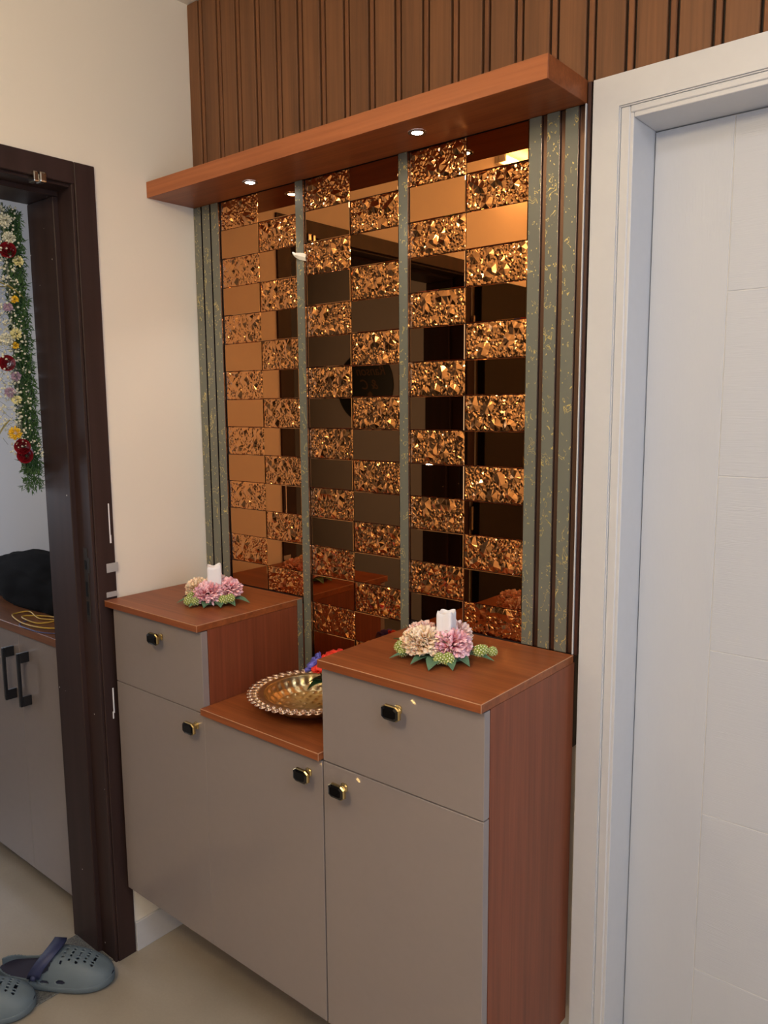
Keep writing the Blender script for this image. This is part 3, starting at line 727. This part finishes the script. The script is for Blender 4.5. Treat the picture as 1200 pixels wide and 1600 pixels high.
# flower posy resting in the bowl
fp = thing('flower_posy', (0.66, -0.165, HM + .0455), 'blue and red artificial blossoms with green leaves in the brass bowl', 'flowers')
def blossom(name, c, R, mat, seed, up=(0, 0, 1)):
    rnd = random.Random(seed); bm = bmesh.new(); c = Vector(c); a0, b0, d0 = frame_from(Vector(up))
    for ring, (k, lift, rr) in enumerate(((5, .25, 1.0), (4, .8, .65))):
        for i in range(k):
            ph = 2 * PI * i / k + ring * .6 + rnd.uniform(-.15, .15); t = a0 * math.cos(ph) + b0 * math.sin(ph); s = d0.cross(t); L = R * rr
            rows = []
            for u, w_, h in ((0, .16, 0), (.35, .55, .10), (.7, .68, .30), (.92, .50, .52), (1, .2, .60)):
                p = c + t * L * u + d0 * L * (h * (.6 + lift)); rows.append([bm.verts.new(p - s * L * w_ + d0 * L * .14 * (u > .1)), bm.verts.new(p), bm.verts.new(p + s * L * w_ + d0 * L * .14 * (u > .1))])
            for x_, y_ in zip(rows, rows[1:]): bm.faces.new((x_[0], x_[1], y_[1], y_[0])); bm.faces.new((x_[1], x_[2], y_[2], y_[1]))
    r = bmesh.ops.extrude_face_region(bm, geom=bm.faces[:]); bmesh.ops.translate(bm, verts=[g for g in r['geom'] if isinstance(g, bmesh.types.BMVert)], vec=d0 * 0.0007)
    return obj(name, bm, MT[mat], fp, smooth=True, label=None)
POSY = [(0.578, -0.130, 0.912, .029, 'blue', (-.5, -.5, .6)), (0.600, -0.112, 0.922, .026, 'blue', (-.3, -.1, 1)), (0.628, -0.120, 0.930, .031, 'red', (-.1, -.2, 1)), (0.660, -0.118, 0.930, .031, 'red', (.2, -.1, 1)), (0.615, -0.150, 0.915, .024, 'red', (-.2, -.5, 1)), (0.690, -0.125, 0.915, .024, 'blue', (.5, 0, .8))]
for i, (x_, y_, z_, R_, m_, u_2) in enumerate(POSY):
    o = blossom('blossom', (x_, y_, z_), R_, m_, i, u_2); o['label'] = m_ + ' cupped blossom'
for (b_, t_2, w_) in (((0.615, -0.13, 0.885), (0.560, -0.150, 0.872), .032), ((0.615, -0.14, 0.885), (0.585, -0.175, 0.868), .034), ((0.64, -0.13, 0.89), (0.70, -0.17, 0.885), .03), ((0.63, -0.12, 0.89), (0.62, -0.06, 0.90), .03)):
    obj('leaf', leaf_bm(b_, t_2, w_, .006), MT['leafd'], fp, smooth=True)
bm = bmesh.new()
for p in POSY: tube(bm, [(0.64, -0.15, HM + .020), (0.635 + (p[0]-.635)*.5, -0.14, 0.88), (p[0], p[1], p[2])], 0.0018, 5)
obj('stem', bm, MT['stem'], fp)

# ---------------------------------------------------------------- garland in the doorway
gx = -0.215
gl = thing('flower_garland', (gx, -0.42, 2.04), 'hanging garland of green fern, white filler, roses and yellow blooms in the dark doorway', 'garland')
rg = random.Random(11)
def gy(z):      # the garland's fern edge drifts along the jamb
    return -0.408 - 0.035 * ((z - 1.33) / .7) * 0.4
bm = bmesh.new()
tube(bm, smooth_path([(gx, gy(z) - .012, z) for z in (2.045, 1.9, 1.75, 1.6, 1.45, 1.37)]), 0.003, 5)
obj('cord', bm, MT['stem'], gl)
bm = bmesh.new()
for i in range(6500):
    z = rg.uniform(1.36, 2.03) if i > 260 else rg.uniform(1.31, 1.37)
    cpt = Vector((gx + rg.uniform(-.025, .012), gy(z) + rg.uniform(-.012, .030), z)); a = rg.uniform(0, 2 * PI)
    d = Vector((rg.uniform(-.7, .7), math.cos(a) * .8 + .25, math.sin(a) - .25)).normalized(); L = rg.uniform(.009, .022); s = d.orthogonal().normalized() * .0016
    v = [bm.verts.new(cpt), bm.verts.new(cpt + d * L * .5 + s), bm.verts.new(cpt + d * L), bm.verts.new(cpt + d * L * .5 - s)]; bm.faces.new(v)
obj('fern', bm, MT['fern'], gl, kind='stuff', label='feathery green asparagus fern')
bm = bmesh.new(); b2 = bmesh.new()
for i in range(800):
    z = rg.uniform(1.40, 2.04); cpt = Vector((gx + rg.uniform(-.01, .03), gy(z) - rg.uniform(-.012, .070) + (0.02 if z < 1.45 else 0), z))
    bmesh.ops.create_icosphere(bm, subdivisions=1, radius=rg.uniform(.0018, .0038), matrix=Matrix.Translation(cpt))
    if i % 2 == 0: tube(b2, [cpt, cpt + Vector((-.01, rg.uniform(.005, .03), rg.uniform(-.02, .02)))], .0004, 3)
obj('gypsophila', bm, MT['gyp'], gl, kind='stuff', label='tiny white filler flowers')
obj('filler_stem', b2, MT['stem'], gl, kind='stuff')
def gp(px, py):  # photo position -> point on the garland's plane
    r = Vector(f_) + Vector(r_) * ((px - 600) / 1228.6) - Vector(u_) * ((py - 800) / 1228.6); t = (gx + .022 - 1.8577) / r.x
    return Vector((1.8577, -1.4191, 1.5259)) + r * t
face = Vector((.8, -.55, .1)).normalized()
def gbloom(name, px, py, R, mat, n, label):
    c = gp(px, py); bm = bmesh.new(); q = face.to_track_quat('Z', 'Y').to_matrix()
    pom(bm, (0, 0, 0), R, n, .8, -.1, .26 if n < 60 else .16, int(py)); bmesh.ops.rotate(bm, verts=bm.verts, cent=(0, 0, 0), matrix=q); bmesh.ops.translate(bm, verts=bm.verts, vec=c)
    obj(name, bm, MT[mat], gl, label=label, loc=c)
def rose(px, py, R):
    c = gp(px, py); bm = bmesh.new(); q = face.to_track_quat('Z', 'Y').to_matrix()
    for ring, (k, rr, h) in enumerate(((3, .35, .9), (4, .62, .75), (5, .95, .5))):
        for i in range(k):
            ph = 2 * PI * i / k + ring; rows = []
            for e in (-.62, -.3, 0, .3, .62):
                w_ = ph + e * 2 * PI / k * .9
                rows.append([bm.verts.new((R * rr * .45 * math.cos(w_), R * rr * .45 * math.sin(w_), -R * .5)), bm.verts.new((R * rr * .95 * math.cos(w_), R * rr * .95 * math.sin(w_), R * h * .3)), bm.verts.new((R * rr * 1.08 * math.cos(w_), R * rr * 1.08 * math.sin(w_), R * h * (1 - abs(e) * .3)))])
            for x_, y_ in zip(rows, rows[1:]):
                for j in range(2): bm.faces.new((x_[j], y_[j], y_[j+1], x_[j+1]))
    bmesh.ops.rotate(bm, verts=bm.verts, cent=(0, 0, 0), matrix=q); bmesh.ops.translate(bm, verts=bm.verts, vec=c)
    obj('rose', bm, MT['rose'], gl, smooth=True, label='dark red rose')
for (px, py) in ((13, 392), (12, 568), (36, 698), (40, 712)): rose(px, py, .020)
gbloom('bloom', 29, 408, .014, 'crm', 26, 'cream bloom')
gbloom('bloom', 25, 522, .015, 'crm', 34, 'cream bloom')
gbloom('bloom', 26, 625, .013, 'crm', 30, 'cream bloom')
gbloom('bloom', 23, 468, .010, 'ylw', 34, 'yellow bloom'); gbloom('bloom', 24, 540, .010, 'ylw', 34, 'yellow bloom')
gbloom('bloom', 24, 677, .017, 'ylw', 60, 'yellow chrysanthemum')
gbloom('bloom', 25, 588, .013, 'lil', 60, 'lilac bloom'); gbloom('bloom', 16, 613, .014, 'lil', 60, 'lilac bloom'); gbloom('bloom', 12, 480, .012, 'lil', 50, 'lilac bloom')
gbloom('bloom', 8, 345, .016, 'gyp', 50, 'white bloom'); gbloom('bloom', 14, 372, .016, 'gyp', 50, 'white bloom'); gbloom('bloom', 10, 530, .016, 'gyp', 50, 'white bloom'); gbloom('bloom', 48, 706, .008, 'lil', 40, 'pale pink bloom')
for (a, b, w_) in (((-8, 438), (38, 466), .014), ((-12, 455), (10, 448), .012), ((20, 652), (-6, 690), .010)):
    obj('leaf', leaf_bm(gp(*a), gp(*b), w_, .004), MT['vleaf'], gl, smooth=True, label='narrow yellow-edged leaf')

# ---------------------------------------------------------------- clogs
def clog(label, toe, heel, seed):
    toe = Vector((toe[0], toe[1], 0)); heel = Vector((heel[0], heel[1], 0)); ax = (toe - heel); Ln = ax.length; ax.normalize(); sd = Vector((-ax.y, ax.x, 0))
    root = thing('clog', ((toe.x + heel.x) / 2, (toe.y + heel.y) / 2, 0.0), label, 'clog', 'pair of slate blue foam clogs')
    def W(s):   # half width along the shoe, s=0 heel .. 1 toe
        b = 0.040 + 0.016 * math.sin(min(1, max(0, (s - .15) / .65)) * PI * .62) 
        e0 = math.sqrt(max(0, 1 - (max(0, .16 - s) / .16) ** 2)); e1 = math.sqrt(max(0, 1 - (max(0, s - .74) / .26) ** 2.2))
        return b * e0 * e1
    def Wp(s, lat): return W(s)
    def P(s, u, z): return heel + ax * (s * Ln) + sd * u + Vector((0, 0, z))
    z0 = 0.0045 
    # outsole
    bm = bmesh.new(); N = 40; rows = []
    ss = [0.5 - 0.5 * math.cos(PI * i / N) for i in range(N + 1)]
    for zz, k in ((z0, .90), (z0 + .004, .99), (z0 + .016, 1.02), (z0 + .022, .97)):
        rows.append([bm.verts.new(P(s, W(s) * k, zz + .006 * max(0, (s - .82) / .18) ** 2)) for s in ss] + [bm.verts.new(P(s, -W(s) * k, zz + .006 * max(0, (s - .82) / .18) ** 2)) for s in ss[::-1][1:-1]])
    n = len(rows[0])
    for a, b in zip(rows, rows[1:]):
        for i in range(n): bm.faces.new((a[i], a[(i+1) % n], b[(i+1) % n], b[i]))
    bm.faces.new(rows[0][::-1]); bm.faces.new(rows[-1])
    obj('outsole', bm, MT['croc'], root, smooth=True)
    bm = bmesh.new()
    fr = [bm.verts.new(P(s, W(s) * .90, z0 + .0235 + .006 * max(0, (s - .82) / .18) ** 2)) for s in ss] + [bm.verts.new(P(s, -W(s) * .90, z0 + .0235 + .006 * max(0, (s - .82) / .18) ** 2)) for s in ss[::-1][1:-1]]
    bm.faces.new(fr); obj('footbed', bm, MT['foot'], root)
    # upper: shell over the toe, low wall round the heel, real ventilation holes
    bm = bmesh.new(); NS, NU = 170, 120; g = []
    def topz(s):
        if s > .42: q = (s - .42) / .58; return .022 + .064 * (1 - q ** 2.3) ** .62
        return .080
    for i in range(NS + 1):
        s = 0.5 - 0.5 * math.cos(PI * (i / NS)); s = .004 + s * .992; row = []
        for j in range(NU + 1):
            ph = PI * j / NU; c_, s_2 = math.cos(ph), math.sin(ph)
            e = 0.62
            u = math.copysign(abs(c_) ** e, c_) * W(s) * (1.0 - .10 * s_2); z = z0 + .016 + (topz(s) - .016) * abs(s_2) ** .9
            row.append(bm.verts.new(P(s, u, z + .006 * max(0, (s - .82) / .18) ** 2)))
        g.append(row)
    holes = []
    for a in range(5):
        for b in range(6): holes.append((.60 + a * .062, (b - 2.5) * .0135 * (1 - a * .09) + (.006 if a % 2 else 0)))
    side = [(.52, .72), (.44, .66), (.38, .62)]
    for i in range(NS):
        s = .004 + (0.5 - 0.5 * math.cos(PI * ((i + .5) / NS))) * .992
        for j in range(NU):
            f = [g[i][j], g[i+1][j], g[i+1][j+1], g[i][j+1]]; cc = sum((v.co for v in f), Vector()) / 4; rel = cc - heel; u = rel.dot(sd); z = cc.z
            op = .50 + .05 * math.cos(min(1, abs(u) / .05) * PI / 2)
            lim = .034 + .012 * max(0, (.18 - s) / .18) + .030 * max(0, (s - .30) / .22) ** 1.6
            if s < op and z > lim: continue
            if s >= .56 and any(((s - a) * Ln) ** 2 + (u - b) ** 2 < .0036 ** 2 for a, b in holes): continue
            if any(((s - a) * Ln / .013) ** 2 + ((z - b_) / .0058) ** 2 < 1 for a, b_ in ((.62, .036), (.48, .032), (.38, .030))) and abs(u) > W(s) * .8: continue
            bm.faces.new(f)
    bmesh.ops.delete(bm, geom=[v for v in bm.verts if not v.link_faces], context='VERTS')
    up = obj('upper', bm, MT['croc'], root, smooth=True)
    md = up.modifiers.new('shell', 'SOLIDIFY'); md.thickness = 0.0035; md.offset = 1
    # heel strap folded forward over the instep
    bm = bmesh.new(); path = []
    for i in range(25):
        ph = PI * i / 24; s = .40 + .12 * math.sin(ph); hw = .0575
        path.append((P(s, math.cos(ph) * hw, 0.046 + .058 * math.sin(ph) ** .7), ph))
    rows = []
    for p, ph in path:
        wv = (ax * .35 * math.sin(ph) + Vector((0, 0, 1)) * (1 - .25 * math.sin(ph)) * .0 + ax * .9).normalized() * .0175
        o_ = (sd * math.cos(ph) + Vector((0, 0, 1)) * math.sin(ph)).normalized() * .003
        rows.append([bm.verts.new(p - wv - o_), bm.verts.new(p + wv - o_), bm.verts.new(p + wv + o_), bm.verts.new(p - wv + o_)])
    for a, b in zip(rows, rows[1:]):
        for k_ in range(4): bm.faces.new((a[k_], a[(k_+1) % 4], b[(k_+1) % 4], b[k_]))
    bm.faces.new(rows[0][::-1]); bm.faces.new(rows[-1]); bmesh.ops.recalc_face_normals(bm, faces=bm.faces)
    obj('strap', bm, MT['navy'], root, smooth=True, label='navy strap swung over the instep')
    for sgn in (-1, 1):
        c_ = P(.40, sgn * .0575, .048); bm = bmesh.new(); bmesh.ops.create_uvsphere(bm, u_segments=12, v_segments=8, radius=.008, matrix=Matrix.Translation(c_))
        obj('rivet', bm, MT['navy'], root, smooth=True)
    return root
clog('slate blue foam clog at the doorway, toe against the dark frame, navy strap showing', (0.068, -0.412), (-0.195, -0.592), 1)
clog('slate blue foam clog in front, cut off by the left edge of the photo', (-0.005, -0.590), (-0.210, -0.795), 2)

# ---------------------------------------------------------------- paper tag stuck on the speckled strip
bm = bmesh.new(); pts = [(-.022, .014), (-.012, .008), (0, .004), (.014, .001), (.026, -.003)]
rows = []
for i, (dx, dz) in enumerate(pts):
    w_ = [.003, .005, .0085, .009, .008][i]; yy = -0.0065 - 0.002 * math.sin(i * 1.9)
    rows.append([bm.verts.new((.417 + dx, yy, 1.890 + dz - w_)), bm.verts.new((.417 + dx, yy - .0018, 1.890 + dz)), bm.verts.new((.417 + dx, yy, 1.890 + dz + w_))])
for a, b in zip(rows, rows[1:]):
    for j in range(2): bm.faces.new((a[j], b[j], b[j+1], a[j+1]))
r = bmesh.ops.extrude_face_region(bm, geom=bm.faces[:]); bmesh.ops.translate(bm, verts=[g for g in r['geom'] if isinstance(g, bmesh.types.BMVert)], vec=(0, -.0006, 0)); bmesh.ops.recalc_face_normals(bm, faces=bm.faces)
o = obj('paper_tag', bm, MT['paper'], loc=(.417, -.006, 1.89)); tag(o, 'small crumpled white paper tag stuck across the left middle speckled strip', 'tag')
